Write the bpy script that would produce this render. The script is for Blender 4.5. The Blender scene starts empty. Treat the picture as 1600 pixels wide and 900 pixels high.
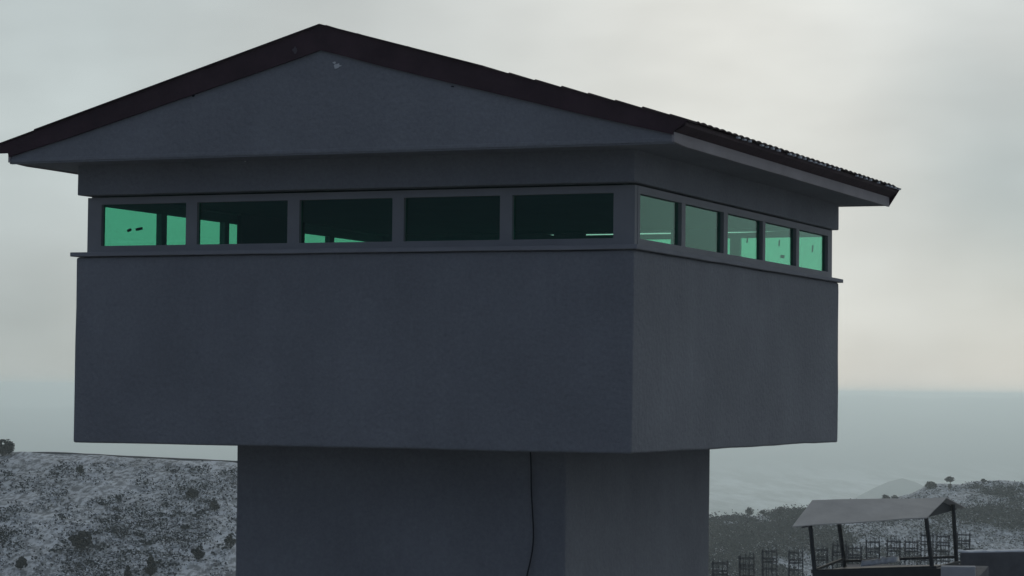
import bpy, bmesh, math, random
from mathutils import Vector, Matrix, noise
R_ = math.radians
sc = bpy.context.scene
col = sc.collection
random.seed(11)

# ------------------------------------------------------------------ camera
EYE = Vector((8.3206, -22.7075, 0.6172))
YAW, PITCH, ROLL, FPX = 0.4005, 0.0411, 0.0104, 3852.2      # focal length in pixels of a 1600 px wide picture
fw = Vector((-math.sin(YAW)*math.cos(PITCH), math.cos(YAW)*math.cos(PITCH), math.sin(PITCH)))
rt0 = Vector((math.cos(YAW), math.sin(YAW), 0)); up0 = rt0.cross(fw)
rt = rt0*math.cos(ROLL) + up0*math.sin(ROLL); up = up0*math.cos(ROLL) - rt0*math.sin(ROLL)
cam = bpy.data.cameras.new('camera'); co = bpy.data.objects.new('camera', cam); col.objects.link(co)
co.matrix_world = Matrix(((rt.x, up.x, -fw.x, EYE.x), (rt.y, up.y, -fw.y, EYE.y), (rt.z, up.z, -fw.z, EYE.z), (0, 0, 0, 1)))
cam.sensor_width = 36; cam.lens = FPX/1600*36; cam.clip_start = .1; cam.clip_end = 60000
sc.camera = co
sc.view_settings.view_transform = 'Standard'; sc.view_settings.look = 'None'
sc.view_settings.gamma = 1; sc.view_settings.use_curve_mapping = False
sc.view_settings.exposure = 0.0
sc.cycles.volume_bounces = 2
sc.cycles.max_bounces = 8
sc.cycles.transparent_max_bounces = 24
sc.cycles.use_denoising = True

# ------------------------------------------------------------------ sky and sun
GLOW_AZ = YAW - R_(5)           # the bright part of the cloud cover, beyond the tower, a little to the right
GLOW_EL = R_(10)
gd = Vector((-math.sin(GLOW_AZ)*math.cos(GLOW_EL), math.cos(GLOW_AZ)*math.cos(GLOW_EL), math.sin(GLOW_EL)))
w = bpy.data.worlds.new('World'); sc.world = w; w.use_nodes = True
nt = w.node_tree; nt.nodes.clear(); N = nt.nodes.new; L = nt.links.new
out = N('ShaderNodeOutputWorld'); bg = N('ShaderNodeBackground'); bg.inputs['Strength'].default_value = 0.1
sky = N('ShaderNodeTexSky'); sky.sky_type = 'NISHITA'; sky.sun_disc = False
sky.sun_elevation = GLOW_EL; sky.sun_rotation = -GLOW_AZ; sky.altitude = 1500
tc = N('ShaderNodeTexCoord')
dot = N('ShaderNodeVectorMath'); dot.operation = 'DOT_PRODUCT'; dot.inputs[1].default_value = gd
L(tc.outputs['Generated'], dot.inputs[0])
ac = N('ShaderNodeMath'); ac.operation = 'ARCCOSINE'; L(dot.outputs['Value'], ac.inputs[0])
ramp = N('ShaderNodeValToRGB'); mr = N('ShaderNodeMapRange')
mr.inputs['From Min'].default_value = 0; mr.inputs['From Max'].default_value = math.pi
L(ac.outputs[0], mr.inputs['Value']); L(mr.outputs[0], ramp.inputs[0])
cr = ramp.color_ramp; cr.interpolation = 'B_SPLINE'
cr.elements[0].position = 0.0; cr.elements[0].color = (.76, .775, .745, 1)
cr.elements[1].position = 1.0; cr.elements[1].color = (.072, .098, .158, 1)
for pos, c in ((.018, (.71, .73, .705, 1)), (.045, (.55, .59, .59, 1)), (.085, (.455, .50, .50, 1)), (.16, (.40, .445, .45, 1)), (.32, (.38, .42, .43, 1)), (.48, (.19, .222, .275, 1)), (.64, (.095, .122, .178, 1))):
    e = cr.elements.new(pos); e.color = c
def cloud_noise(scale, detail, lo, hi, seed, stretch=2.2):
    mp = N('ShaderNodeMapping'); mp.inputs['Scale'].default_value = (1, 1, stretch); mp.inputs['Location'].default_value = seed
    L(tc.outputs['Generated'], mp.inputs['Vector'])
    n = N('ShaderNodeTexNoise'); n.inputs['Scale'].default_value = scale; n.inputs['Detail'].default_value = detail
    n.inputs['Roughness'].default_value = .5
    L(mp.outputs[0], n.inputs['Vector'])
    m = N('ShaderNodeMapRange'); m.inputs['From Min'].default_value = .3; m.inputs['From Max'].default_value = .7
    m.inputs['To Min'].default_value = lo; m.inputs['To Max'].default_value = hi; L(n.outputs['Fac'], m.inputs['Value'])
    return m.outputs[0]
n1 = cloud_noise(7, 3, .90, 1.10, (5.3, 2.4, .7), 1.6); n2 = cloud_noise(22, 4, .97, 1.03, (.2, 5.1, .3), 3)
mul = N('ShaderNodeMath'); mul.operation = 'MULTIPLY'; L(n1, mul.inputs[0]); L(n2, mul.inputs[1])
mul10 = N('ShaderNodeMath'); mul10.operation = 'MULTIPLY'; mul10.inputs[1].default_value = 10; L(mul.outputs[0], mul10.inputs[0])
# broad thicker and thinner places in the cloud cover
wn = N('ShaderNodeTexNoise'); wn.inputs['Scale'].default_value = 9; wn.inputs['Detail'].default_value = 2; L(tc.outputs['Generated'], wn.inputs['Vector'])
wv = N('ShaderNodeVectorMath'); wv.operation = 'SUBTRACT'; wv.inputs[1].default_value = (.5, .5, .5); L(wn.outputs['Color'], wv.inputs[0])
wa = N('ShaderNodeVectorMath'); wa.operation = 'MULTIPLY_ADD'; wa.inputs[1].default_value = (.09, .09, .09); L(wv.outputs[0], wa.inputs[0]); L(tc.outputs['Generated'], wa.inputs[2])
last = ramp.outputs[0]
for daz, el, rad, c in ((11.3, 4.6, 3.0, (.80, .86, .89)), (11.0, 2.2, 2.2, (1.05, 1.03, 1.01)), (9.0, -1.2, 2.4, (.80, .845, .89)), (-11, -.6, 2.8, (.80, .85, .87)), (4.3, 6.6, 3.6, (1.10, 1.09, 1.08)), (-10.5, 8.0, 5, (1.13, 1.16, 1.17)), (-12, 1.5, 4, (.95, .97, .99)), (9, 9.5, 3.0, (1.07, 1.08, 1.09))):
    a_ = YAW - R_(daz); e_ = R_(el); v_ = (-math.sin(a_)*math.cos(e_), math.cos(a_)*math.cos(e_), math.sin(e_))
    ds = N('ShaderNodeVectorMath'); ds.operation = 'DISTANCE'; ds.inputs[1].default_value = v_; L(wa.outputs[0], ds.inputs[0])
    m_ = N('ShaderNodeMapRange'); m_.interpolation_type = 'SMOOTHSTEP'; m_.inputs['From Min'].default_value = R_(rad)*1.5; m_.inputs['From Max'].default_value = 0; L(ds.outputs['Value'], m_.inputs['Value'])
    mm = N('ShaderNodeMix'); mm.data_type = 'RGBA'; mm.inputs[6].default_value = (1, 1, 1, 1); mm.inputs[7].default_value = (*c, 1); L(m_.outputs[0], mm.inputs[0])
    pr = N('ShaderNodeVectorMath'); pr.operation = 'MULTIPLY'; L(last, pr.inputs[0]); L(mm.outputs[2], pr.inputs[1]); last = pr.outputs[0]
cm = N('ShaderNodeVectorMath'); cm.operation = 'SCALE'; L(last, cm.inputs[0]); L(mul10.outputs[0], cm.inputs['Scale'])
mx = N('ShaderNodeMix'); mx.data_type = 'RGBA'; mx.inputs['Factor'].default_value = .97
L(sky.outputs[0], mx.inputs[6]); L(cm.outputs[0], mx.inputs[7])
L(mx.outputs[2], bg.inputs['Color']); L(bg.outputs[0], out.inputs['Surface'])

sl = bpy.data.lights.new('sun', 'SUN'); sl.energy = .5; sl.angle = R_(35); sl.color = (1, .96, .88)
so = bpy.data.objects.new('sun', sl); col.objects.link(so)
so.rotation_euler = (-gd).to_track_quat('-Z', 'Y').to_euler(); so.location = (0, 0, 60)

# ------------------------------------------------------------------ helpers
def sight(px, py, d):
    """the point that stands d metres along the view axis in the direction of a spot of the photo"""
    return EYE + (fw + rt*((px-800)/FPX) - up*((py-450)/FPX))*d
def horizontal(px, py, z):
    v = fw + rt*((px-800)/FPX) - up*((py-450)/FPX)
    return EYE + v*((z-EYE.z)/v.z)
def on_plane(px, py, axis, val):
    v = fw + rt*((px-800)/FPX) - up*((py-450)/FPX)
    return EYE + v*((val-EYE[axis])/v[axis])

def tag(o, label=None, cat=None, group=None, kind=None):
    if label: o['label'] = label
    if cat: o['category'] = cat
    if group: o['group'] = group
    if kind: o['kind'] = kind
    return o
def empty(name, loc, rz=0):
    o = bpy.data.objects.new(name, None); o.empty_display_size = .3; col.objects.link(o)
    o.location = loc; o.rotation_euler = (0, 0, rz); return o
def link(name, me, mat, parent=None, world=True):
    """one mesh object; vertices given in world space are shifted into the parent's space"""
    if mat: me.materials.append(mat)
    o = bpy.data.objects.new(name, me); col.objects.link(o)
    if parent is not None:
        o.parent = parent
        if world:
            off = Vector((0, 0, 0)); p = parent
            while p is not None: off += p.location; p = p.parent
            me.transform(Matrix.Translation(-off))
    return o
def mesh(name, verts, faces, mat, parent=None, smooth=False, world=True):
    me = bpy.data.meshes.new(name); me.from_pydata([tuple(v) for v in verts], [], faces); me.update()
    if smooth:
        for p in me.polygons: p.use_smooth = True
    return link(name, me, mat, parent, world)
def from_bm(name, bm, mat, parent=None, smooth=False, world=True):
    bmesh.ops.recalc_face_normals(bm, faces=bm.faces)
    me = bpy.data.meshes.new(name); bm.to_mesh(me); bm.free()
    if smooth:
        for p in me.polygons: p.use_smooth = True
    return link(name, me, mat, parent, world)
def box(bm, a, b):
    x0, y0, z0 = a; x1, y1, z1 = b
    vs = [bm.verts.new(c) for c in ((x0,y0,z0),(x1,y0,z0),(x1,y1,z0),(x0,y1,z0),(x0,y0,z1),(x1,y0,z1),(x1,y1,z1),(x0,y1,z1))]
    for f in ((0,3,2,1),(4,5,6,7),(0,1,5,4),(1,2,6,5),(2,3,7,6),(3,0,4,7)): bm.faces.new([vs[i] for i in f])
def ring(bm, outer, t, z0, z1):
    """hollow rectangular wall: outer = x0,y0,x1,y1"""
    x0, y0, x1, y1 = outer
    o = [(x0,y0),(x1,y0),(x1,y1),(x0,y1)]; i = [(x0+t,y0+t),(x1-t,y0+t),(x1-t,y1-t),(x0+t,y1-t)]
    v = {}
    for k, P in (('o', o), ('i', i)):
        for z in (z0, z1):
            v[k, z] = [bm.verts.new((p[0], p[1], z)) for p in P]
    for k in range(4):
        n = (k+1) % 4
        bm.faces.new((v['o',z0][k], v['o',z0][n], v['o',z1][n], v['o',z1][k]))
        bm.faces.new((v['i',z0][n], v['i',z0][k], v['i',z1][k], v['i',z1][n]))
        bm.faces.new((v['o',z1][k], v['o',z1][n], v['i',z1][n], v['i',z1][k]))
        bm.faces.new((v['o',z0][n], v['o',z0][k], v['i',z0][k], v['i',z0][n]))
def bar(bm, p, q, r, n=6, sq=False):
    p = Vector(p); q = Vector(q); d = (q-p).normalized()
    a = d.cross(Vector((0, 0, 1)) if abs(d.z) < .9 else Vector((1, 0, 0))).normalized(); b = d.cross(a)
    if sq: n = 4
    A, B = [], []
    for k in range(n):
        t = 2*math.pi*(k+.5)/n; o = (a*math.cos(t)+b*math.sin(t))*r
        A.append(bm.verts.new(p+o)); B.append(bm.verts.new(q+o))
    for k in range(n): bm.faces.new((A[k], A[(k+1) % n], B[(k+1) % n], B[k]))
    bm.faces.new(A[::-1]); bm.faces.new(B)
def rough_edges(bm, cut, amp, bev=.018, keep_z=()):
    """hand-made plaster: bevel the arrises, cut the faces finely and push the vertices about a little"""
    bmesh.ops.recalc_face_normals(bm, faces=bm.faces)
    es = [e for e in bm.edges if len(e.link_faces) == 2 and e.calc_face_angle(0) > .5]
    bmesh.ops.bevel(bm, geom=es, offset=bev, segments=3, affect='EDGES', profile=.5)
    for ax in range(3):
        lo = min(v.co[ax] for v in bm.verts); hi = max(v.co[ax] for v in bm.verts)
        k = lo + cut*.5
        while k < hi:
            n = Vector((0, 0, 0)); n[ax] = 1; c = Vector((0, 0, 0)); c[ax] = k
            bmesh.ops.bisect_plane(bm, geom=bm.verts[:]+bm.edges[:]+bm.faces[:], plane_co=c, plane_no=n)
            k += cut
    for v in bm.verts:
        c = v.co
        d = noise.noise_vector(c*1.3)*amp + noise.noise_vector(c*5)*amp*.35
        v.co = c + Vector((d.x, d.y, d.z))
def solid(bm, poly2, place, t):
    """prism: poly2 points -> place(p, k) for k=0,1"""
    A = [bm.verts.new(place(p, 0)) for p in poly2]; B = [bm.verts.new(place(p, 1)) for p in poly2]
    n = len(A); bm.faces.new(A); bm.faces.new(B[::-1])
    for k in range(n): bm.faces.new((A[k], B[k], B[(k+1) % n], A[(k+1) % n]))

# ------------------------------------------------------------------ materials
def mat(name, base, rough=.9, spec=.3, var=0, vscale=1.0, bump=0, bscale=30, second=None, metal=0, streak=False):
    m = bpy.data.materials.new(name); m.use_nodes = True
    t = m.node_tree; b = t.nodes['Principled BSDF']; n = t.nodes.new; l = t.links.new
    b.inputs['Roughness'].default_value = rough; b.inputs['Specular IOR Level'].default_value = spec; b.inputs['Metallic'].default_value = metal
    geo = n('ShaderNodeNewGeometry'); src = geo.outputs['Position']
    c0 = tuple(base)+(1,)
    if var or second:
        no = n('ShaderNodeTexNoise'); no.inputs['Scale'].default_value = vscale; no.inputs['Detail'].default_value = 7; no.inputs['Roughness'].default_value = .62
        if streak:
            mp = n('ShaderNodeMapping'); mp.inputs['Scale'].default_value = (1, 1, .22); l(src, mp.inputs[0]); l(mp.outputs[0], no.inputs['Vector'])
        else: l(src, no.inputs['Vector'])
        r = n('ShaderNodeValToRGB'); r.color_ramp.elements[0].position = .3; r.color_ramp.elements[1].position = .7
        s = second or tuple(x*(1+var) for x in base)
        r.color_ramp.elements[0].color = tuple(x*(1-var) for x in base)+(1,); r.color_ramp.elements[1].color = tuple(s)+(1,)
        l(no.outputs['Fac'], r.inputs[0]); l(r.outputs[0], b.inputs['Base Color'])
    else: b.inputs['Base Color'].default_value = c0
    if bump:
        bn = n('ShaderNodeTexNoise'); bn.inputs['Scale'].default_value = bscale; bn.inputs['Detail'].default_value = 4; l(src, bn.inputs['Vector'])
        bp = n('ShaderNodeBump'); bp.inputs['Strength'].default_value = bump; bp.inputs['Distance'].default_value = .02
        l(bn.outputs['Fac'], bp.inputs['Height']); l(bp.outputs[0], b.inputs['Normal'])
    return m
M = {}
M['plaster'] = mat('grey_plaster', (.33, .335, .35), .93, .2, var=.10, vscale=.9, bump=.8, bscale=16)
def weather(m, amt=.10):
    t = m.node_tree; b = t.nodes['Principled BSDF']; n = t.nodes.new; l = t.links.new
    src = b.inputs['Base Color'].links[0].from_socket; g = n('ShaderNodeNewGeometry')
    mp = n('ShaderNodeMapping'); mp.inputs['Scale'].default_value = (1, 1, .10); l(g.outputs['Position'], mp.inputs[0])
    st = n('ShaderNodeTexNoise'); st.inputs['Scale'].default_value = 5.5; st.inputs['Detail'].default_value = 5; st.inputs['Roughness'].default_value = .7; l(mp.outputs[0], st.inputs['Vector'])
    gr = n('ShaderNodeTexNoise'); gr.inputs['Scale'].default_value = 26; gr.inputs['Detail'].default_value = 6; gr.inputs['Roughness'].default_value = .8; l(g.outputs['Position'], gr.inputs['Vector'])
    f = []
    for o, k, lo, hi in ((st, amt*.6, .35, .68), (gr, amt*2.8, .33, .67)):
        r = n('ShaderNodeMapRange'); r.inputs['From Min'].default_value = lo; r.inputs['From Max'].default_value = hi
        r.inputs['To Min'].default_value = 1-k; r.inputs['To Max'].default_value = 1+k*.8; l(o.outputs['Fac'], r.inputs['Value']); f.append(r.outputs[0])
    mu = n('ShaderNodeMath'); mu.operation = 'MULTIPLY'; l(f[0], mu.inputs[0]); l(f[1], mu.inputs[1])
    sc_ = n('ShaderNodeVectorMath'); sc_.operation = 'SCALE'; l(src, sc_.inputs[0]); l(mu.outputs[0], sc_.inputs['Scale']); l(sc_.outputs[0], b.inputs['Base Color'])
weather(M['plaster'], .04)
M['plaster_trim'] = mat('grey_plaster_trim', (.385, .385, .40), .9, .2, var=.08, vscale=2, bump=.3, bscale=30)
M['frame'] = mat('painted_frame', (.38, .38, .385), .7, .3, var=.06, vscale=3, bump=.15, bscale=25)
M['fascia'] = mat('pale_fascia', (.50, .455, .45), .8, .3, var=.10, vscale=2.4, bump=.3, bscale=20)
M['maroon'] = mat('maroon_timber', (.082, .048, .057), .75, .3, var=.2, vscale=3, bump=.3, bscale=18)
M['tile'] = mat('dark_roof_tile', (.07, .045, .045), .8, .3, var=.25, vscale=6, bump=.3, bscale=30)
M['chip'] = mat('bare_plaster', (.85, .85, .83), .9, .2, var=.1, vscale=40)
M['chip_dull'] = mat('worn_paint', (.16, .14, .15), .9, .2, var=.1, vscale=20)
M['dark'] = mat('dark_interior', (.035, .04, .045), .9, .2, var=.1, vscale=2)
M['room'] = mat('room_paint', (.10, .11, .11), .9, .2, var=.1, vscale=2)
M['cable'] = mat('black_rubber', (.045, .045, .05), .6, .3)
M['steel'] = mat('dark_steel', (.03, .034, .04), .7, .4, var=.2, vscale=3)
M['rebar'] = mat('rusted_rebar', (.10, .105, .11), .85, .3, var=.2, vscale=5)
M['sheet'] = mat('faded_sheet', (.54, .515, .48), .85, .2, var=.12, vscale=1.4, bump=.3, bscale=6)
M['bark'] = mat('bark', (.05, .04, .035), .95, .1, var=.2, vscale=6)
M['leaf'] = mat('dark_foliage', (.032, .042, .044), .95, .1, var=.35, vscale=1.2)
M['snow'] = mat('snow', (.72, .74, .77), .9, .2, var=.06, vscale=2)
M['block'] = mat('dark_blockwork', (.12, .12, .13), .95, .1, var=.2, vscale=2, bump=.4, bscale=6)

def glass():
    m = bpy.data.materials.new('green_glass'); m.use_nodes = True; t = m.node_tree; t.nodes.clear(); n = t.nodes.new; l = t.links.new
    o = n('ShaderNodeOutputMaterial'); mix = n('ShaderNodeMixShader'); tr = n('ShaderNodeBsdfTransparent'); gl = n('ShaderNodeBsdfGlossy')
    tr.inputs['Color'].default_value = (.57, .857, .752, 1); gl.inputs['Roughness'].default_value = .03; gl.inputs['Color'].default_value = (.62, .85, .78, 1)
    lw = n('ShaderNodeLayerWeight'); lw.inputs['Blend'].default_value = .5
    pw = n('ShaderNodeMath'); pw.operation = 'POWER'; pw.inputs[1].default_value = 4.2; l(lw.outputs['Facing'], pw.inputs[0])
    fr = n('ShaderNodeMath'); fr.operation = 'MULTIPLY_ADD'; fr.inputs[1].default_value = .8; fr.inputs[2].default_value = .035; l(pw.outputs[0], fr.inputs[0])
    l(fr.outputs[0], mix.inputs[0]); l(tr.outputs[0], mix.inputs[1]); l(gl.outputs[0], mix.inputs[2]); l(mix.outputs[0], o.inputs['Surface'])
    return m
M['glass'] = glass()

def ground_mat():
    m = bpy.data.materials.new('snowy_scrubland'); m.use_nodes = True
    t = m.node_tree; b = t.nodes['Principled BSDF']; n = t.nodes.new; l = t.links.new
    b.inputs['Roughness'].default_value = .95; b.inputs['Specular IOR Level'].default_value = .1
    g = n('ShaderNodeNewGeometry')
    def nz(scale, det, lo, hi, seed=0.0, sc3=(1, 1, 1)):
        mp = n('ShaderNodeMapping'); mp.inputs['Location'].default_value = (seed, seed*.7, 0); mp.inputs['Scale'].default_value = sc3
        ro = n('ShaderNodeMapping'); ro.inputs['Rotation'].default_value = (0, 0, -YAW); l(g.outputs['Position'], ro.inputs[0]); l(ro.outputs[0], mp.inputs[0])
        a = n('ShaderNodeTexNoise'); a.inputs['Scale'].default_value = scale; a.inputs['Detail'].default_value = det; a.inputs['Roughness'].default_value = .65
        l(mp.outputs[0], a.inputs['Vector'])
        r = n('ShaderNodeMapRange'); r.inputs['From Min'].default_value = lo; r.inputs['From Max'].default_value = hi; l(a.outputs['Fac'], r.inputs['Value'])
        return r.outputs[0]
    fine = nz(1.5, 7, .44, .56, 3, (1, .26, .26)); mid = nz(.13, 4, .36, .62, 9, (1, .26, .26)); far = nz(.012, 6, .42, .60, 21, (1, .12, .12))
    # near slopes: snow broken by earth and dead scrub; far plain: broad fields of snow
    mm = n('ShaderNodeMath'); mm.operation = 'MULTIPLY_ADD'; mm.inputs[1].default_value = .42; l(mid, mm.inputs[0]); 
    m2 = n('ShaderNodeMath'); m2.operation = 'MULTIPLY'; m2.inputs[1].default_value = .66; l(fine, m2.inputs[0]); l(m2.outputs[0], mm.inputs[2])
    mm.use_clamp = True
    c1 = n('ShaderNodeMix'); c1.data_type = 'RGBA'; c1.inputs[6].default_value = (.09, .098, .108, 1); c1.inputs[7].default_value = (.64, .67, .71, 1)
    l(mm.outputs[0], c1.inputs[0])
    c2 = n('ShaderNodeMix'); c2.data_type = 'RGBA'; c2.inputs[6].default_value = (.16, .16, .15, 1); c2.inputs[7].default_value = (.60, .61, .62, 1); l(far, c2.inputs[0])
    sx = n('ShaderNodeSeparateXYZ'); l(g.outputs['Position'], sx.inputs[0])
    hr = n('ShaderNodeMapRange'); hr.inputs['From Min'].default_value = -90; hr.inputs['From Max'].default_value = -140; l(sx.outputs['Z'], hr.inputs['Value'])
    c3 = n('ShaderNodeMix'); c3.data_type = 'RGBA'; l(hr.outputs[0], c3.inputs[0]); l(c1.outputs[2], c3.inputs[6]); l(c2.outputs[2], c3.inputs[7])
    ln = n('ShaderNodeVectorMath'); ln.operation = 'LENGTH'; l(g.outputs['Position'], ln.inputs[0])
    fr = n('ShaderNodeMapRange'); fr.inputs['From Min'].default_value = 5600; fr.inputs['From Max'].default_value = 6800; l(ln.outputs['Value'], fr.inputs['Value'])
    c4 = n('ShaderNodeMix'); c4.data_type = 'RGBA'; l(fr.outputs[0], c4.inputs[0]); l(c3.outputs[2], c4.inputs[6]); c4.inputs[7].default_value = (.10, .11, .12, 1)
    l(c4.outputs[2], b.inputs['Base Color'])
    return m
M['ground'] = ground_mat()
def scrub_mat(name, dark, snowy):
    """brush with snow lying on whatever faces up"""
    m = bpy.data.materials.new(name); m.use_nodes = True
    t = m.node_tree; b = t.nodes['Principled BSDF']; n = t.nodes.new; l = t.links.new
    b.inputs['Roughness'].default_value = .95; b.inputs['Specular IOR Level'].default_value = .1
    g = n('ShaderNodeNewGeometry'); a = n('ShaderNodeTexNoise'); a.inputs['Scale'].default_value = .5; a.inputs['Detail'].default_value = 5; l(g.outputs['Position'], a.inputs['Vector'])
    sx = n('ShaderNodeSeparateXYZ'); l(g.outputs['True Normal'], sx.inputs[0])
    ab = n('ShaderNodeMath'); ab.operation = 'ABSOLUTE'; l(sx.outputs['Z'], ab.inputs[0])
    mu = n('ShaderNodeMath'); mu.operation = 'MULTIPLY'; l(ab.outputs[0], mu.inputs[0]); l(a.outputs['Fac'], mu.inputs[1])
    r = n('ShaderNodeMapRange'); r.inputs['From Min'].default_value = snowy[0]; r.inputs['From Max'].default_value = snowy[1]; l(mu.outputs[0], r.inputs['Value'])
    c = n('ShaderNodeMix'); c.data_type = 'RGBA'; c.inputs[6].default_value = dark+(1,); c.inputs[7].default_value = (.80, .82, .84, 1); l(r.outputs[0], c.inputs[0])
    l(c.outputs[2], b.inputs['Base Color']); return m
M['scrub'] = scrub_mat('snow_dusted_scrub', (.066, .074, .084), (.16, .36))
M['wood'] = scrub_mat('snow_dusted_woodland', (.040, .055, .062), (.54, .9))

# ------------------------------------------------------------------ terrain
def interp(t, x):
    if x <= t[0][0]: return t[0][1]
    for (a, b), (c, d) in zip(t, t[1:]):
        if x <= c: return b+(d-b)*(x-a)/(c-a)
    return t[-1][1]
RIDGE_Y = [(-400,712),(0,708),(30,706),(90,706),(183,712),(370,722),(520,730),(700,760),(900,800),(1110,809),(1145,806),(1165,806),(1185,805),(1196,801),(1225,795),(1260,795),
           (1300,787),(1340,784),(1375,780),(1400,777),(1425,771),(1440,763),(1452,755),(1475,754),(1500,755),(1525,750),(1560,748),(1600,750),(1750,745),(2000,748)]
RIDGE_R = [(-400,400),(370,400),(520,430),(1000,650),(1110,690),(2000,720)]
def smooth(a): a = max(0, min(1, a)); return a*a*(3-2*a)
def pxof(az): return 800 + math.tan(max(-1.2, min(1.2, az)))*FPX      # az = bearing to the right of the view axis
def height(az, r):
    p = max(-400, min(2000, pxof(az)))
    rr = interp(RIDGE_R, p)
    yh = 608.4 + (p-800)*ROLL
    zr = EYE.z - rr*(interp(RIDGE_Y, p)-yh)/FPX
    foot = rr*.70; zf = EYE.z - foot*.088
    prof = [(0, -6.2), (55, -6.2), (75, -10), (150, -19 if foot > 300 else -17), (foot, zf), (rr, zr), (rr+25, zr-1.0), (rr+120, zr-18), (1500, -140), (2300, -190), (3300, -205), (20000, -205)]
    z = interp(prof, r)
    if 0.0 < (r-foot)/(rr-foot) < 1:         # convex slope with a rounded brow
        k = (r-foot)/(rr-foot); z = zf + (zr-zf)*(k*.75+.25*math.sin(k*math.pi/2))
    P = Vector((az*r, r*1.0, 0))
    z += noise.noise(Vector((az*r*.022, r*.022, 3)))*min(2.2, r*.004)*smooth((r-60)/80)*(1 if abs(r-rr) > 60 else .25+.75*abs(r-rr)/60)
    z += noise.noise(Vector((az*r*.16, r*.16, 8)))*.45*smooth((r-60)/80)
    if r > 1500:
        a = smooth((r-1500)/1500)
        z += a*12*noise.noise(Vector((az*r*.0016, r*.0007, 1))) + a*4*noise.noise(Vector((az*r*.005, r*.0012, 5)))
    # far range: from just above the plain to a little under eye level
    top = interp([(-400,-150),(0,-150),(300,-120),(800,-60),(1100,-22),(1600,-20),(2000,-30)], p) + 16*noise.noise(Vector((az*45, 0, 4)))
    if r > 6000:
        k = min(1, (r-6000)/8000)
        z = -205 + (top+205)*k**.9 + min(1, k*4)*(1-.8*k)*26*noise.noise(Vector((az*40, r*.0007, 2)))
    return z
def point(az, r):
    a = -YAW + az
    return Vector((EYE.x + math.sin(a)*r, EYE.y + math.cos(a)*r, 0))
azs = []
for k in range(0, 440): azs.append(math.atan((-260 + k*4.83 - 800)/FPX))
a0, a1 = azs[0], azs[-1]
k = 1
extra = [a1 + (2*math.pi - (a1-a0))*i/90 for i in range(1, 90)]
azs += extra
radii = [0.5, 4, 10, 20, 30, 40, 50, 55, 60, 68, 75, 85, 100, 120, 150, 185, 215, 240, 260]
r = 270
while r < 740: radii.append(r); r += 2.4
while r < 16500: radii.append(r); r *= 1.06
verts, faces = [], []
def wrap(a): return (a+math.pi) % (2*math.pi)-math.pi
for r in radii:
    for a in azs:
        p = point(a, r); verts.append((p.x, p.y, height(wrap(a), r)))
na = len(azs)
for i in range(len(radii)-1):
    for j in range(na):
        n_ = (j+1) % na
        faces.append((i*na+j, i*na+n_, (i+1)*na+n_, (i+1)*na+j))
c_i = len(verts); verts.append((EYE.x, EYE.y, -6.2))
for j in range(na): faces.append((j, c_i, (j+1) % na))
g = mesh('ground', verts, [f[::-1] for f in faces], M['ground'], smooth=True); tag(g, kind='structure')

# unseen dark disc added to cut the light bounced up onto the tower
vs = [(EYE.x+math.cos(i*math.pi/36)*53, EYE.y+math.sin(i*math.pi/36)*53, -6.19) for i in range(72)]
M['low_bounce'] = mat('low_bounce_ground', (.17, .17, .17), .9, .2, var=.3, vscale=.6, bump=.4, bscale=3)
tag(mesh('yard', vs, [tuple(range(72))], M['low_bounce']), kind='structure')
# lone conical hill on the plain
def hill(px, py, d, wid, hgt, name):
    top = sight(px, py, d); vs, fs = [], []
    rings, seg = 14, 40
    for i in range(rings+1):
        for j in range(seg):
            t = i/rings; a = 2*math.pi*j/seg; rad = wid*t
            z = top.z - hgt*(1-math.exp(-(t*2.1)**1.5)) + noise.noise(Vector((math.cos(a)*t*3, math.sin(a)*t*3, 1)))*hgt*.14*t
            vs.append((top.x+math.cos(a)*rad, top.y+math.sin(a)*rad, z))
    for i in range(rings):
        for j in range(seg): fs.append((i*seg+j, i*seg+(j+1) % seg, (i+1)*seg+(j+1) % seg, (i+1)*seg+j)[::-1])
    fs.append(tuple(range(seg)))
    return tag(mesh(name, vs, fs, M['hill'], smooth=True), kind='structure')
M['hill'] = mat('bare_hillside', (.14, .15, .15), .95, .1, var=.3, vscale=.02)
hill(1410, 747, 4200, 330, 118, 'hill')

# haze: one closed box of even thin air round everything, the sky outside it
hz = bpy.data.materials.new('thin_haze'); hz.use_nodes = True; t = hz.node_tree; t.nodes.clear()
o_ = t.nodes.new('ShaderNodeOutputMaterial'); v_ = t.nodes.new('ShaderNodeVolumePrincipled')
v_.inputs['Color'].default_value = (.88, .985, 1, 1); v_.inputs['Density'].default_value = .00024; v_.inputs['Anisotropy'].default_value = .6
t.links.new(v_.outputs[0], o_.inputs['Volume'])
bm = bmesh.new(); box(bm, (-17500, -17500, -275), (17500, 17500, 8)); ho = from_bm('haze', bm, hz); tag(ho, kind='stuff')

# ------------------------------------------------------------------ watch tower
W, D = 6.424, 7.518
GZ = -6.2
tower = empty('watch_tower', (-W/2, D/2, GZ))
tag(tower, 'grey plastered watchtower with an overhanging cabin, green windows and a maroon edged roof', 'watchtower')
# pier
bm = bmesh.new(); box(bm, (-4.952, .975, GZ), (-1.086, 5.70, .05)); rough_edges(bm, .45, .006, .03)
from_bm('column', bm, M['plaster'], tower)
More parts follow.
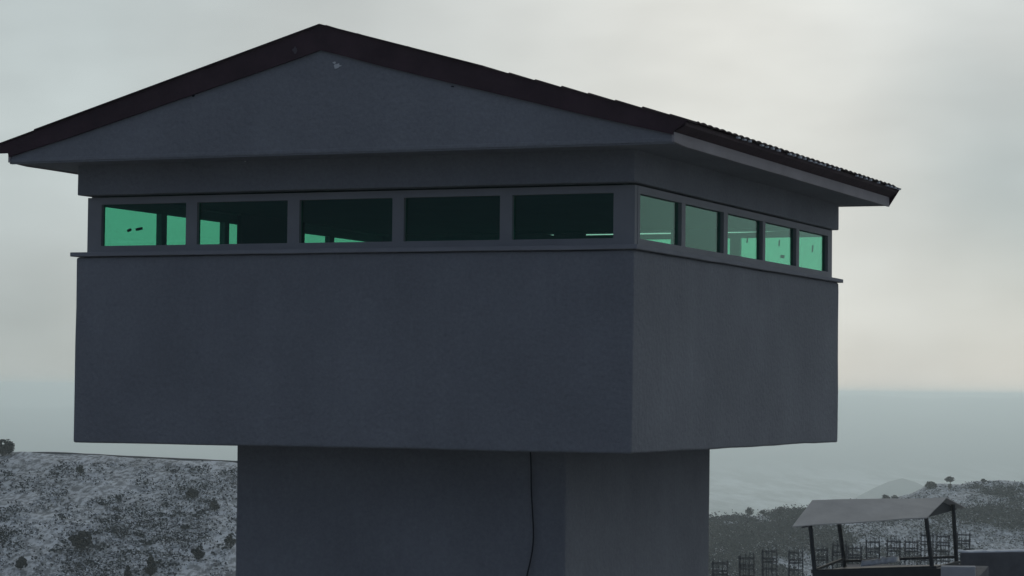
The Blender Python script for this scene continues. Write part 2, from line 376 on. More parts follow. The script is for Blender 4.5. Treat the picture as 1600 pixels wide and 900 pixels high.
# cabin wall: bottom slab and four solid walls up to the sill
bm = bmesh.new()
ring(bm, (-W, 0, 0, D), .20, .22, 2.0) if False else None
x0, y0, x1, y1 = -W, 0, 0, D
tk = .2
o4 = [(x0,y0),(x1,y0),(x1,y1),(x0,y1)]; i4 = [(x0+tk,y0+tk),(x1-tk,y0+tk),(x1-tk,y1-tk),(x0+tk,y1-tk)]
vb = [bm.verts.new((*p, 0)) for p in o4]; vt = [bm.verts.new((*p, 2.0)) for p in o4]; vi = [bm.verts.new((*p, 2.0)) for p in i4]; vf = [bm.verts.new((*p, .95)) for p in i4]
bm.faces.new(vb[::-1]); bm.faces.new(vf)
for k in range(4):
    n_ = (k+1) % 4
    bm.faces.new((vb[k], vb[n_], vt[n_], vt[k])); bm.faces.new((vt[k], vt[n_], vi[n_], vi[k])); bm.faces.new((vi[k], vi[n_], vf[n_], vf[k]))
rough_edges(bm, .42, .009, .022)
from_bm('cabin_wall', bm, M['plaster'], tower)
# sill ledge running all round
bm = bmesh.new(); ring(bm, (-W-.048, -.048, .048, D+.048), .27, 2.004, 2.050); rough_edges(bm, .5, .004, .008)
from_bm('ledge', bm, M['plaster_trim'], tower)
# beam over the windows
bm = bmesh.new(); ring(bm, (-W, 0, 0, D), .24, 2.668, 3.02); rough_edges(bm, .5, .006, .015)
from_bm('lintel_beam', bm, M['plaster'], tower)

# window strips
ZS, ZT = 2.053, 2.650
GB, GT = 2.125, 2.575
def strip(kind, openings, ztop, depth, slit=None):
    """kind: axis and position of the strip; openings along it"""
    bm = bmesh.new()
    def B(a0, a1, z0, z1):
        if a1-a0 < .001: return
        if kind[0] == 'y': box(bm, (a0, kind[1], z0), (a1, kind[1]+depth, z1))
        else: box(bm, (kind[1], a0, z0), (kind[1]+depth, a1, z1))
    lo, hi = kind[2], kind[3]
    cuts = [lo] + [v for o in openings for v in o] + [hi]
    vs = {}
    # one welded frame: grid of cells with the openings left out
    zs = [ZS, GB, GT, ztop]
    for i in range(len(cuts)-1):
        for j in range(3):
            if i % 2 == 1 and j == 1: continue
            B(cuts[i], cuts[i+1], zs[j], zs[j+1])
    if slit:
        # the mortar over this frame has fallen out along part of its length
        for v in bm.verts:
            if v.co.z > ztop-.001 and slit[0]-.45 < v.co.x < slit[1]: v.co.z = 2.640
    bmesh.ops.remove_doubles(bm, verts=bm.verts, dist=.0005)
    # drop the interior walls left between neighbouring cells
    seen = {}
    for f in bm.faces: seen.setdefault(tuple(sorted(v.index for v in f.verts)), []).append(f)
    bm.verts.index_update(); seen = {}
    for f in bm.faces: seen.setdefault(tuple(sorted(v.index for v in f.verts)), []).append(f)
    bmesh.ops.delete(bm, geom=[f for fs in seen.values() if len(fs) > 1 for f in fs], context='FACES')
    bmesh.ops.dissolve_limit(bm, angle_limit=.01, verts=bm.verts, edges=bm.edges)
    fr = from_bm('window_frame', bm, M['frame'], tower)
    for a, b in openings:
        bm = bmesh.new(); k = kind[1] + kind[4]
        if kind[0] == 'y': box(bm, (a-.012, k, GB-.012), (b+.012, k+.006, GT+.012))
        else: box(bm, (k, a-.012, GB-.012), (k+.006, b+.012, GT+.012))
        from_bm('pane', bm, M['glass'], fr)
    return fr
front = [(-6.20,-5.145),(-5.01,-3.92),(-3.78,-2.70),(-2.57,-1.495),(-1.36,-.27)]
side = [(.285,1.55),(1.67,2.96),(3.10,4.40),(4.50,5.76),(5.88,7.15)]
back = [(-6.20,-5.145),(-5.01,-3.92),(-3.78,-2.70),(-2.57,-1.37),(-1.235,-.12)]
strip(('y', .142, -W+.05, -.045, .045), front, ZT, .075)
strip(('x', -.040-.075, .219, D-.222, .030), side, ZT, .075)
strip(('x', -W+.05, .219, D-.222, .045), [(.25,1.57),(1.68,3.02),(3.12,4.40),(4.50,5.76),(5.88,7.05)], 2.668, .075)
strip(('y', D-.220, -W+.05, -.045, .025), back, 2.668, .060, slit=(-3.34, -.50))
# dark piers standing inside against the left and the back windows
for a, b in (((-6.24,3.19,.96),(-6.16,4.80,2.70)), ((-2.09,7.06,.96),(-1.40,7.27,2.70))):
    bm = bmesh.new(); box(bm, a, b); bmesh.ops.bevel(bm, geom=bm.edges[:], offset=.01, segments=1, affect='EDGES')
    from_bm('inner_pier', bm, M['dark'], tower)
bm = bmesh.new(); box(bm, (-W+.21, .21, 2.69), (-.21, D-.21, 2.72)); from_bm('ceiling', bm, M['room'], tower)
bm = bmesh.new(); box(bm, (-3.80, D-.21, 2.638), (-3.36, D-.165, 2.669)); from_bm('mortar', bm, M['plaster'], tower)
# little handles on the far panes
for q in ((197, 360, 0, -6.27, .035, .03), (212, 358, 0, -6.27, .07, .035)):
    c = on_plane(q[0]+1, q[1], q[2], q[3]); bm = bmesh.new()
    for s in (-1, 1): bar(bm, c+Vector((.03, -q[4]*.6, -.008)), c+Vector((.03, q[4]*.9, .012)), q[5]*.55, sq=True)
    from_bm('window_handle', bm, M['dark'], tower)
for px_, py_, h in ((1168, 376, .03), (1218, 380, .04), (1223, 401, .02), (1270, 389, .045)):
    c = on_plane(px_, py_, 1, D-.24); bm = bmesh.new(); bar(bm, c-Vector((0, .02, h)), c+Vector((.006, -.02, h)), .011 if py_ < 400 else .03, sq=True)
    from_bm('window_handle', bm, M['dark'], tower)

# roof
XR, ZR = -3.2, 4.296
XL, XE, ZE = -7.04, .73, 3.198
YF, YB = -.571, 7.707
ZSO = 2.977
# soffit slab
bm = bmesh.new(); box(bm, (-6.93, YF+.02, 2.989), (.60, YB-.02, 3.03)); rough_edges(bm, .5, .004, .006)
from_bm('soffit', bm, M['plaster'], tower)
def roof_z(x): return ZR - (ZR-ZE)*((x-XR)/(XE-XR) if x > XR else (XR-x)/(XR-XL))
BH = .250
# gable panel
for yy in (YF+.03, YB-.08):
    bm = bmesh.new()
    poly = [(-6.925,2.975),(.59,2.975),(.59,roof_z(.59)-.06),(XR,ZR-.06),(-6.925,roof_z(-6.925)-.06)]
    solid(bm, poly, lambda p, k: (p[0], yy+.05*k, p[1]), .05)
    # fine subdivision for an even, slightly wavy plaster face
    from_bm('gable_wall', bm, M['plaster'], tower)
# barge boards (front and back pairs)
for yy in (YF, YB-.03):
    for s in (-1, 1):
        bm = bmesh.new(); xe = XE if s > 0 else XL
        pts_ = [(XR, ZR-.012), (xe, ZE-.012)]
        xs = sorted([XR+(xe-XR)*i/26 for i in range(27)] + [.598*s if s > 0 else -6.925, .603 if s > 0 else -6.932], key=lambda x: abs(x-XR)); n = len(xs)-1
        topv = [(x, roof_z(x)-.012) for x in xs]; lowv = []
        for x, z in topv:
            k = abs(x-XR)/3.9
            zz = max(z - BH*(1-.34*min(1, k)**1.6) + .007*noise.noise(Vector((x*1.7, 0, yy))), 2.975)
            past = (x-.60)/.13 if s > 0 else (-6.93-x)/.11
            if past > 0:
                if s > 0 and yy < 0: zz = 3.09+past*.10
                elif s < 0 and yy < 0: zz = 3.09
                else: zz = 2.975+past*.20
            lowv.append((x, min(zz, z-.008)))
        poly = topv + lowv[::-1]
        vsF = [bm.verts.new((x, yy, z)) for x, z in topv]; vsFl = [bm.verts.new((x, yy, z)) for x, z in lowv]
        vsB = [bm.verts.new((x, yy+.028, z)) for x, z in topv]; vsBl = [bm.verts.new((x, yy+.028, z)) for x, z in lowv]
        for i in range(n):
            bm.faces.new((vsF[i], vsF[i+1], vsFl[i+1], vsFl[i])); bm.faces.new((vsB[i+1], vsB[i], vsBl[i], vsBl[i+1]))
            bm.faces.new((vsF[i+1], vsF[i], vsB[i], vsB[i+1])); bm.faces.new((vsFl[i], vsFl[i+1], vsBl[i+1], vsBl[i]))
        bm.faces.new((vsF[0], vsFl[0], vsBl[0], vsB[0])); bm.faces.new((vsF[n], vsB[n], vsBl[n], vsFl[n]))
        from_bm('barge_board', bm, M['maroon'], tower)
# verge flashing: a strip laid over the upper part of the right verge
for s, x_end in ((1, -1.38), (-1, -6.6)):
    bm = bmesh.new()
    solid(bm, [(XR, ZR-.009), (x_end, roof_z(x_end)-.009), (x_end, roof_z(x_end)+.012), (XR, ZR+.006)], lambda p, k: (p[0], YF-.012+.16*k, p[1]), .1)
    from_bm('verge_flashing', bm, M['maroon'], tower)
# eave fascias, pale, slightly taller towards the back
for s in (1, -1):
    bm = bmesh.new(); n = 24; xo = .605 if s > 0 else -6.935; xi = xo - .025*s
    rows = []
    for i in range(n+1):
        y = YF+.012 + (YB-YF-.03)*i/n; k = i/n
        zt = 3.105 + .045*k + .006*noise.noise(Vector((0, y*1.4, 3))); zb = 2.975 - .008*k + .005*noise.noise(Vector((4, y*1.1, 3)))
        if i == 0: zt -= .02; zb += .018
        rows.append([bm.verts.new((xo, y, zb)), bm.verts.new((xo, y, zt)), bm.verts.new((xi, y, zt)), bm.verts.new((xi, y, zb))])
    for a, b in zip(rows, rows[1:]):
        for q in range(4): bm.faces.new((a[q], a[(q+1) % 4], b[(q+1) % 4], b[q]))
    bm.faces.new(rows[0]); bm.faces.new(rows[-1][::-1])
    from_bm('fascia', bm, M['fascia'], tower)
    # dark eave board under the tile ends
    bm = bmesh.new(); xq = XE-.02 if s > 0 else XL+.02
    solid(bm, [(xo-.01*s, 3.085), (xo+.004*s, 3.085), (xq, ZE-.055), (xq, ZE-.012), (xo-.01*s, 3.185)], lambda p, k: (p[0], YF+.03+(YB-YF-.06)*k, p[1]), .1)
    from_bm('eave_board', bm, M['maroon'], tower)
# pantile sheets on both slopes
def tiles(s):
    xe = XE if s > 0 else XL
    ny, nx = 8*42, 14; vs, fs = [], []
    L_ = abs(xe-XR)
    for i in range(nx*2+1):
        row, half = divmod(i, 2)
        k = min(1.0, (row+half*.96)/nx)
        x = XR+(xe+.02*s-XR)*k
        lift = .014 if half == 0 else .003
        for j in range(ny+1):
            y = YF-.012 + (YB-YF+.024)*j/ny
            wv = abs(math.sin(y*math.pi/.2))**.7*.014
            jit = .004*noise.noise(Vector((row*3.3, math.floor(y/.2)*1.7, 0)))
            z = ZR-(ZR-ZE)*k - .012 + wv + (lift if 0 < i < nx*2 else .012) + jit
            if j < 12 or j > ny-12: z = ZR-(ZR-ZE)*k - .004
            vs.append((x, y, z))
    m_ = ny+1
    for i in range(nx*2):
        for j in range(ny): fs.append((i*m_+j, (i+1)*m_+j, (i+1)*m_+j+1, i*m_+j+1) if s > 0 else (i*m_+j, i*m_+j+1, (i+1)*m_+j+1, (i+1)*m_+j))
    o = mesh('roof', vs, fs, M['tile'], tower)
    md = o.modifiers.new('thick', 'SOLIDIFY'); md.thickness = .014; md.offset = -1
    return o
rf = tiles(1); tiles(-1)
bm = bmesh.new(); bar(bm, (XR, YF+.14, ZR-.035), (XR, YB, ZR-.035), .05, 10); from_bm('ridge_cap', bm, M['tile'], tower, smooth=True)
# short pale dashes along the mouths of the eave tiles
bm = bmesh.new()
y = .75
while y < YB-.15:
    a = y + random.uniform(-.01, .01); ln = random.uniform(.05, .10)
    if random.random() < .85:
        z = ZE-.016; box(bm, (XE+.006, a, z-.014), (XE+.032, a+ln, z+random.uniform(.0, .010)))
    y += .2
sn = from_bm('eave_dashes', bm, M['snow'], tower); sn['kind'] = 'stuff'

# bare spots in the gable plaster and on the barge board
def chip(cx, cy, w_, h_, plane_y, m='chip', seed=0):
    c = on_plane(cx, cy, 1, plane_y); rnd = random.Random(seed); bm = bmesh.new()
    pl = [(c.x+math.cos(a)*w_*rnd.uniform(.4, 1), c.z+math.sin(a)*h_*rnd.uniform(.4, 1)) for a in [i*2*math.pi/11 for i in range(11)]]
    solid(bm, pl, lambda p, k: (p[0], plane_y+.004*k, p[1]), .004); return from_bm('bare_spot', bm, M[m], tower)
chip(527, 103, .055, .035, YF+.025, 'chip', 2); chip(522, 98, .022, .014, YF+.025, 'chip', 5)
chip(461, 78, .035, .045, YF-.004, 'chip_dull', 3)
chip(383, 252, .016, .008, -.012, 'chip', 4); chip(724, 131, .02, .008, YF+.025, 'chip', 6); chip(707, 135, .03, .012, YF+.025, 'dark', 8)
chip(240, 163, .22, .018, YF+.024, 'dark', 9); chip(302, 147, .02, .05, YF+.024, 'dark', 10)

# cable down the pier
tp = []
for px_, py_ in ((828, 690), (829, 706), (830, 740), (830, 765), (832, 800), (834, 835), (832, 860), (828, 880), (823, 900), (819, 930), (818, 980)):
    v = on_plane(px_, py_, 1, .945); tp.append(v)
tp += [Vector((tp[-1].x+.03, .95, -3.2)), Vector((tp[-1].x-.02, .95, GZ+.02))]
cu = bpy.data.curves.new('cable', 'CURVE'); cu.dimensions = '3D'; sp = cu.splines.new('NURBS'); sp.points.add(len(tp)-1)
for q, v in zip(sp.points, tp): q.co = (*v, 1)
sp.use_endpoint_u = True; sp.order_u = 3; cu.bevel_depth = .008; cu.bevel_resolution = 2
cb = bpy.data.objects.new('cable_curve', cu); col.objects.link(cb)
dg = bpy.context.evaluated_depsgraph_get(); me = bpy.data.meshes.new_from_object(cb.evaluated_get(dg)); bpy.data.objects.remove(cb)
cable = link('cable', me, None); me.materials.clear(); me.materials.append(M['cable'])
tag(cable, 'thin black cable hanging loose down the tower column below the cabin', 'cable')

# ------------------------------------------------------------------ open shelter on its platform
A = lambda px_, py_, d: sight(px_, py_, d)
base = A(1380, 890, 71.5)
sh = empty('shelter', (base.x, base.y, base.z))
tag(sh, 'open sided lookout shelter with a pale gabled sheet roof on four dark posts', 'shelter')
posts = [(1266, 820, 1274, 905, 70.0), (1311, 818, 1320, 886, 72.6), (1447, 808, 1457, 893, 70.6), (1489, 787, 1495, 886, 73.2)]
for a, b, c, d, ds in posts:
    bm = bmesh.new(); bar(bm, A(a, b, ds), A(c, d, ds), .062, 8); from_bm('post', bm, M['steel'], sh)
def sheet(name, quad, t_, m, parent, nx=24, wave=.0):
    """thick sheet over a quad given as four corners, gently uneven"""
    a, b, c, d = quad; nrm = (b-a).cross(d-a).normalized(); vs, fs = [], []; ny = 6
    for i in range(nx+1):
        for j in range(ny+1):
            u, v = i/nx, j/ny; p = a*(1-u)*(1-v)+b*u*(1-v)+c*u*v+d*(1-u)*v
            vs.append(p + nrm*(.02*noise.noise(p*.9) + wave*math.sin(i*math.pi)))
    for i in range(nx):
        for j in range(ny): q = i*(ny+1)+j; fs.append((q, q+ny+1, q+ny+2, q+1))
    o = mesh(name, vs, fs, m, parent); md = o.modifiers.new('thick', 'SOLIDIFY'); md.thickness = t_; md.offset = 0; return o
EL, ER = A(1238, 823, 69.4), A(1448, 809, 70.0)
RL, RR = A(1269, 782, 71.4), A(1479, 778, 72.0)
BL, BR = A(1300, 806, 73.4), A(1509, 793, 74.0)
sheet('roof_sheet', (EL, ER, RR, RL), .03, M['sheet'], sh)
sheet('roof_sheet', (RL, RR, BR, BL), .03, M['sheet'], sh)
for (p1, p2, p3) in ((ER, RR, BR), (EL, RL, BL)):
    off = (RL-RR).normalized()*.25 if p1 is ER else (RR-RL).normalized()*.25
    q1, q2, q3 = [p+off for p in (p1, p2, p3)]; th = off.normalized()*.03
    dn = Vector((0, 0, -.05)); bm = bmesh.new()
    pa = [bm.verts.new(v) for v in (q1+dn, q2+dn, q3+dn)]; pb = [bm.verts.new(v+th) for v in (q1+dn, q2+dn, q3+dn)]
    bm.faces.new(pa); bm.faces.new(pb[::-1])
    for k in range(3): bm.faces.new((pa[k], pb[k], pb[(k+1) % 3], pa[(k+1) % 3]))
    from_bm('gable_panel', bm, M['steel'], sh)
for p_, q_, r_ in ((A(1316, 877, 72.6), A(1494, 870, 73.2), .05), (A(1274, 890, 70.0), A(1319, 873, 72.6), .045), (A(1268, 893, 70.0), A(1462, 887, 70.6), .075), (A(1457, 888, 70.6), A(1500, 878, 73.2), .05)):
    bm = bmesh.new(); bar(bm, p_, q_, r_, sq=True); from_bm('rail', bm, M['steel'], sh)
bm = bmesh.new()
fl = [A(1272, 893, 69.9), A(1470, 888, 70.5), A(1502, 881, 73.4), A(1322, 886, 72.9)]
lo = [v-Vector((0, 0, .28)) for v in fl]
va = [bm.verts.new(v) for v in fl]; vb_ = [bm.verts.new(v) for v in lo]
bm.faces.new(va); bm.faces.new(vb_[::-1])
for k in range(4): bm.faces.new((va[k], vb_[k], vb_[(k+1) % 4], va[(k+1) % 4]))
from_bm('platform', bm, M['steel'], sh)
# folded cloths lying on the platform
bm = bmesh.new()
c1 = A(1348, 886, 71.0); c2 = A(1402, 879, 71.8)
nv = 22; rows = []
for i in range(nv+1):
    k = i/nv; p = c1*(1-k)+c2*k; row = []
    for j in range(7):
        a = j/6*math.pi; rr_ = .17+.07*noise.noise(Vector((i*.5, j*.6, 2)))
        row.append(bm.verts.new(p+Vector((0, -math.cos(a)*rr_*1.6, math.sin(a)*rr_+.02))))
    rows.append(row)
for a, b in zip(rows, rows[1:]):
    for j in range(6): bm.faces.new((a[j], a[j+1], b[j+1], b[j]))
    bm.faces.new((a[6], a[0], b[0], b[6]))
bm.faces.new(rows[0]); bm.faces.new(rows[-1][::-1])
o = from_bm('snow_covered_bundle', bm, M['snow'], smooth=True); tag(o, 'low white snowy heap lying on the floor of the open shelter', 'bundle')

# block building that carries the shelter, and the dark wall right of it
def slab_block(name, quad, zlow, m, parent=None, amp=.02):
    bm = bmesh.new(); va = [bm.verts.new(v) for v in quad]; vb_ = [bm.verts.new((v.x, v.y, zlow)) for v in quad]
    bm.faces.new(va); bm.faces.new(vb_[::-1])
    for k in range(4): bm.faces.new((va[k], vb_[k], vb_[(k+1) % 4], va[(k+1) % 4]))
    rough_edges(bm, .8, amp, .03); return from_bm(name, bm, m, parent)
z1 = A(1500, 881, 70).z
def Z(px_, py_, d, z): v = A(px_, py_, d); return Vector((v.x, v.y, z))
ob = empty('outbuilding', (*Z(1400, 890, 72, 0).xy, -11.0))
tag(ob, 'flat topped masonry outbuilding directly under the open shelter', 'building')
slab_block('wall', [Z(1276, 893, 69.8, z1-.42), Z(1523, 893, 69.0, z1-.42), Z(1545, 881, 75.4, z1-.42), Z(1322, 893, 75.4, z1-.42)], -11, M['block'], ob)
slab_block('parapet', [Z(1470, 893, 68.9, z1), Z(1524, 893, 68.8, z1), Z(1524, 881, 69.3, z1), Z(1470, 893, 69.4, z1)], z1-.418, M['plaster_trim'], ob, .01)
zw = A(1550, 863, 78).z
wl = empty('boundary_wall', (*Z(1560, 890, 78, 0).xy, -11.0))
tag(wl, 'dark blockwork wall with snow along its top, right of the open shelter', 'wall')
slab_block('wall', [Z(1500, 893, 77.6, zw), Z(1760, 893, 79.4, zw), Z(1762, 893, 80.2, zw), Z(1502, 893, 78.4, zw)], -11, M['block'], wl)
bm = bmesh.new(); pa = Z(1502, 893, 77.75, zw+.03); pb = Z(1755, 893, 79.6, zw+.03); n = 60
rows = []
dv = (pb-pa).normalized(); sd = Vector((-dv.y, dv.x, 0))
for i in range(n+1):
    p = pa+(pb-pa)*i/n; h = .05+.04*noise.noise(Vector((i*.4, 0, 0)))
    rows.append([bm.verts.new(p+sd*s_*.28+Vector((0, 0, h*zz-.035))) for s_, zz in ((-.3, 0), (.1, .9), (1, 1.2), (1.9, .8), (2.2, 0))])
for a, b in zip(rows, rows[1:]):
    for j in range(4): bm.faces.new((a[j], a[j+1], b[j+1], b[j]))
    bm.faces.new((a[4], a[0], b[0], b[4]))
bm.faces.new(rows[0]); bm.faces.new(rows[-1][::-1])
sw = from_bm('snow_cap', bm, M['snow'], wl, smooth=True)

# rebar cages of columns still to be poured
place = [(1125, 874), (1166, 866), (1206, 860), (1246, 857), (1283, 854), (1310, 851), (1339, 847), (1367, 843), (1397, 840), (1422, 837), (1446, 833), (1470, 831), (1503, 829)]
ZTOP = -4.35
spots = [horizontal(px_, py_, ZTOP) for px_, py_ in place]
dirv = (spots[-1]-spots[0]).normalized(); ang = YAW - .12
cage = empty('rebar_cage', (spots[0].x, spots[0].y, -11.2), ang)
def cage_parts():
    hw = .21; H = ZTOP+11.2; rnd = random.Random(4)
    for i in range(4):
        for j in range(4):
            if 0 < i < 3 and 0 < j < 3: continue
            x, y_ = (i/1.5-1)*hw, (j/1.5-1)*hw; bm = bmesh.new()
            bar(bm, (x, y_, 0), (x+rnd.uniform(-.02, .02), y_+rnd.uniform(-.02, .02), H+rnd.uniform(-.10, .05)), .0105, 4)
            from_bm('upright_bar', bm, M['rebar'], cage, world=False)
    q = [(-hw-.02, -hw-.02), (hw+.02, -hw-.02), (hw+.02, hw+.02), (-hw-.02, hw+.02)]
    pts = []; z = .2
    while z < H-.1:
        g_ = rnd.choice((.06, .10, .22, .34))
        for k in range(4): pts.append(Vector((*q[k], z)))
        pts.append(Vector((*q[0], z+.012))); 
        for k in range(1, 4): pts.append(Vector((*q[k], z+.02)))
        z += g_
    bm = bmesh.new(); prev = None
    for p in pts:
        c4 = [bm.verts.new(p+Vector(((1 if p.x > 0 else -1)*a_*.006, (1 if p.y > 0 else -1)*a_*.006, b_*.006))) for a_, b_ in ((-1, -1), (1, -1), (1, 1), (-1, 1))]
        if prev:
            for k in range(4): bm.faces.new((prev[k], prev[(k+1) % 4], c4[(k+1) % 4], c4[k]))
        prev = c4
    from_bm('wound_tie', bm, M['rebar'], cage, world=False)
cage_parts()
ordn = ['', 'second', 'third', 'fourth', 'fifth', 'sixth', 'seventh', 'eighth', 'ninth', 'tenth', 'eleventh', 'twelfth']
for i, s_ in enumerate(spots):
    if i == 0: c = cage
    else:
        c = cage.copy(); col.objects.link(c)
        for ch in list(cage.children):
            d = ch.copy(); col.objects.link(d); d.parent = c
        c.location = (s_.x, s_.y, -11.2 + random.uniform(-.12, .1)); c.rotation_euler = (random.uniform(-.012, .012), random.uniform(-.012, .012), ang+random.uniform(-.1, .1))
    lab = ('dark steel rebar cage standing nearest the tower column' if i == 0 else
           'dark steel rebar cage farthest along its row, right of the last shelter post' if i == len(spots)-1 else
           '%s dark steel rebar cage counted along the row from the tower' % ordn[i])
    tag(c, lab, 'rebar cage', 'rebar cages standing in a row beyond the yard')

# ------------------------------------------------------------------ vegetation
def clump_mesh(n, rx, rz, rnd, leaf, shape='round', flat=0.5):
    vs, fs = [], []
    lobes = [(Vector((rnd.uniform(-.55, .55), rnd.uniform(-.5, .5), rnd.uniform(-.75, .35))), rnd.uniform(.32, .62)) for _ in range(7)] + [(Vector((0, 0, -.25)), .62), (Vector((rnd.uniform(-.2, .2), 0, .42)), .45)]
    for _ in range(n):
        while True:
            p = Vector((rnd.uniform(-1, 1), rnd.uniform(-1, 1), rnd.uniform(-1, 1)))
            if p.length > 1: continue
            if shape == 'cone' and math.hypot(p.x, p.y) > (1-p.z)*.5+.06: continue
            if shape == 'round' and not any((p-c_).length < r_ for c_, r_ in lobes): continue
            if noise.noise(p*2.1+Vector((rnd.seedk, 0, 0))) < -.22: continue
            break
        c = Vector((p.x*rx, p.y*rx, p.z*rz+rz))
        a = Vector((rnd.gauss(0, 1), rnd.gauss(0, 1), rnd.gauss(0, 1)*flat)).normalized(); b = a.cross(Vector((rnd.gauss(0, 1), rnd.gauss(0, 1), rnd.gauss(0, 1)))).normalized()
        s = leaf*rnd.uniform(.5, 1.3); i = len(vs)
        vs += [c-a*s, c-b*s*.6, c+a*s, c+b*s*.6]; fs.append((i, i+1, i+2, i+3))
    return vs, fs
def shrub(name, px_, py_base, az_r, wid, hgt, label, cat, grp, shape='round', n=900, stem=.25, m='leaf'):
    """px_: bearing, az_r: distance; stands on the ground"""
    az = math.atan((px_-800)/FPX); g_ = point(az, az_r); g_.z = height(az, az_r)
    e = empty(name, g_); tag(e, label, cat, grp)
    rnd = random.Random(int(px_*7+az_r)); rnd.seedk = px_*.13
    vs, fs = clump_mesh(n, wid/2, (hgt-stem)/2, rnd, wid*.05+.05, shape)
    vs = [v+Vector((0, 0, stem)) for v in vs]
    mesh('crown', vs, fs, M[m], e, world=False)
    bm = bmesh.new(); bar(bm, (0, 0, -.4), (.03*wid, 0, stem+hgt*.3), .03+.025*hgt, 6)
    for k in range(5):
        a = k*1.3; bar(bm, (.02*wid, 0, stem+hgt*.08*k), (math.cos(a)*wid*.3, math.sin(a)*wid*.3, stem+hgt*(.3+.1*k)), .02+.01*hgt, 5)
    from_bm('trunk', bm, M['bark'], e, world=False)
    return e
def ground_r(px_, py_, lo, hi):
    """distance at which the line of sight through a spot of the photo meets the slope"""
    az = math.atan((px_-800)/FPX); yh = 608.4+(px_-800)*ROLL; s = (py_-yh)/FPX*math.cos(az)
    best = None
    r = lo
    while r < hi:
        if height(az, r) >= EYE.z - s*r: return r
        r += 1.0
    return hi
G1 = 'evergreen shrubs scattered over the left hillside'
for px_, pb_, w_, h_, shp, lab in (
    (8, 709, 38, 27, 'round', 'dense dark bush on the skyline at the left end of the snowy ridge'),
    (130, 742, 17, 16, 'round', 'small round shrub high on the left hillside just under the ridge'),
    (340, 799, 20, 21, 'cone', 'small pointed conifer on the left hillside close to the tower column'),
    (305, 779, 22, 17, 'round', 'low round shrub up the slope left of the small pointed conifer'),
    (133, 864, 44, 34, 'round', 'broadest dark shrub low on the left hillside'),
    (40, 893, 22, 22, 'round', 'round dark shrub in the bottom left corner of the hillside'),
    (242, 902, 24, 38, 'cone', 'tall dark conifer low on the hillside, the wider of the close pair'),
    (207, 905, 16, 26, 'cone', 'slim short conifer left of the tall dark one low on the hillside'),
    (316, 874, 22, 24, 'round', 'dark shrub low on the hillside between the tall conifer and the column'),
    (366, 858, 20, 26, 'round', 'dark shrub half hidden by the left edge of the tower column')):
    r = ground_r(px_, pb_, 285, 420); q = r/FPX
    if pb_ < 712: r = 398; q = r/FPX
    shrub('evergreen_shrub' if shp == 'round' else 'conifer', px_, pb_, r, w_*q, h_*q, lab, 'shrub' if shp == 'round' else 'conifer', G1, shp, 1100 if w_ > 20 else 600, .15)
G2 = 'trees standing on the right hill'
for px_, pb_, w_, h_, stem, lab in (
    (1174, 802, 16, 17, .5, 'round dark tree on the ridge nearest the tower column'),
    (1195, 796, 12, 8, .1, 'small bush on the ridge just right of the round tree'),
    (1222, 790, 13, 7, .1, 'low flat bush on the ridge left of the shelter roof'),
    (1385, 781, 16, 11, .2, 'dark bush on the ridge just above the middle of the shelter roof'),
    (1400, 779, 12, 9, .2, 'smaller bush to the right of the one above the shelter roof'),
    (1455, 763, 26, 12, .0, 'wide flat topped bush crowning the step of the right ridge'),
    (1486, 757, 17, 15, 1.0, 'umbrella shaped tree standing alone on the skyline of the right ridge'),
    (1486, 765, 9, 10, .2, 'dark shrub directly below the umbrella shaped tree'),
    (1538, 752, 12, 6, .1, 'low dark bush on the skyline right of the umbrella shaped tree'),
    (1598, 764, 9, 9, .2, 'dark shrub under the ridge at the right edge of the photo'),
    (1598, 786, 9, 14, .2, 'taller dark shrub farther down at the right edge of the photo')):
    az = math.atan((px_-800)/FPX)
    r = ground_r(px_, pb_, 480, interp(RIDGE_R, px_)-2); q = r/FPX
    shrub('tree' if stem > .4 else 'bush', px_, pb_, r, w_*q, h_*q, lab, 'tree' if stem > .4 else 'bush', G2, 'round', 500, stem)

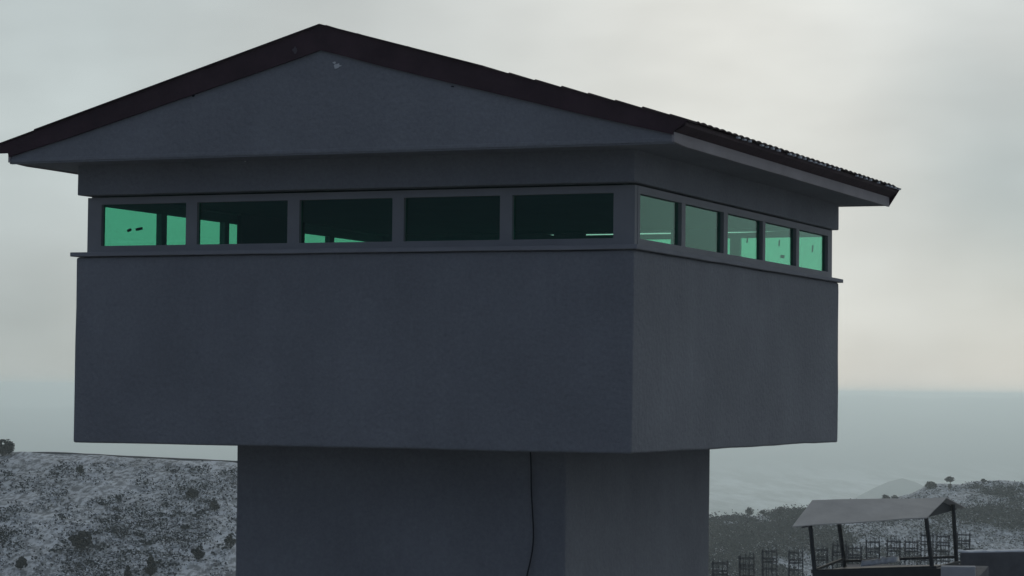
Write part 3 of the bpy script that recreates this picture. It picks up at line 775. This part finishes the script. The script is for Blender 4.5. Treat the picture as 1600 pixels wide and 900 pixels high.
def scatter(name, n, plo, phi, r0, r1, size, m, dens, label, leaves=7, seed=1, lf=(.1, .26)):
    rnd = random.Random(seed); vs, fs = [], []; k = 0; tries = 0
    while k < n and tries < n*6:
        tries += 1
        px_ = rnd.uniform(plo, phi); az = math.atan((px_-800)/FPX); rr = interp(RIDGE_R, px_)
        r = rnd.uniform(r0*rr, r1*rr); p = point(az, r)
        if not dens(px_, r/rr, noise.noise(Vector((az*r*.075, r*.017, 7))) + .7*noise.noise(Vector((az*r*.30, r*.07, 2))), rnd): continue
        p.z = height(az, r); s = size*rnd.uniform(.45, 1.5)*rnd.uniform(.7, 1.2); k += 1
        for _ in range(leaves):
            c = p + Vector((rnd.gauss(0, .42)*s, rnd.gauss(0, .42)*s, abs(rnd.gauss(0, .28))*s + .05*s))
            a = Vector((rnd.gauss(0, 1), rnd.gauss(0, 1), rnd.gauss(0, .5))).normalized(); b = a.cross(Vector((rnd.gauss(0, 1), rnd.gauss(0, 1), rnd.gauss(0, 1)))).normalized()
            l_ = rnd.uniform(*lf); i = len(vs); vs += [c-a*l_, c-b*l_*.6, c+a*l_, c+b*l_*.6]; fs.append((i, i+1, i+2, i+3))
    o = mesh(name, vs, fs, m); tag(o, kind='stuff'); return o
both = lambda p, k, nz, rn: nz > rn.uniform(-.3, .45)
scatter('hillside_scrub', 5200, -150, 560, .70, .975, .70, M['scrub'], both, '', 7, 3, (.10, .26))
scatter('hillside_brush', 170, -150, 560, .70, .965, 1.5, M['wood'], lambda p, k, nz, rn: nz > rn.uniform(-.1, .6), '', 50, 13, (.10, .28))
scatter('hillside_woodland', 3100, 1040, 1760, .72, .990, 2.3, M['wood'], lambda p, k, nz, rn: nz > rn.uniform(-.35, .1) + smooth((p-1290)/120)*.45 - (.1 if p < 1250 else 0), '', 44, 5, (.16, .42))
scatter('ridge_scrub', 9000, 1040, 1760, .72, .995, 1.0, M['scrub'], lambda p, k, nz, rn: nz > rn.uniform(-.6, .5), '', 9, 15, (.14, .40))

# dark low wall along the brow of the left ridge
lw_pts = []
for i in range(60):
    px_ = 20+i*6.4; az = math.atan((px_-800)/FPX); r = interp(RIDGE_R, px_)+3; p = point(az, r)
    yy_ = interp([(0,704),(87,704.5),(183,710),(280,715),(400,721)], px_); yh = 608.4+(px_-800)*ROLL
    p.z = EYE.z-(r)*(yy_-yh)/FPX; lw_pts.append(p)
bm = bmesh.new(); rows = []
for p in lw_pts:
    j = .05*noise.noise(p*.4); rows.append([bm.verts.new(p+Vector(v)) for v in ((0, 0, -1.6), (0, 0, j+.05), (.3, .5, j+.05), (.3, .5, -1.6))])
for a, b in zip(rows, rows[1:]):
    for j in range(4): bm.faces.new((a[j], a[(j+1) % 4], b[(j+1) % 4], b[j]))
bm.faces.new(rows[0]); bm.faces.new(rows[-1][::-1])
tag(from_bm('stone_wall', bm, M['block']), 'long low dark wall drawn along the brow of the left snowy ridge', 'wall')
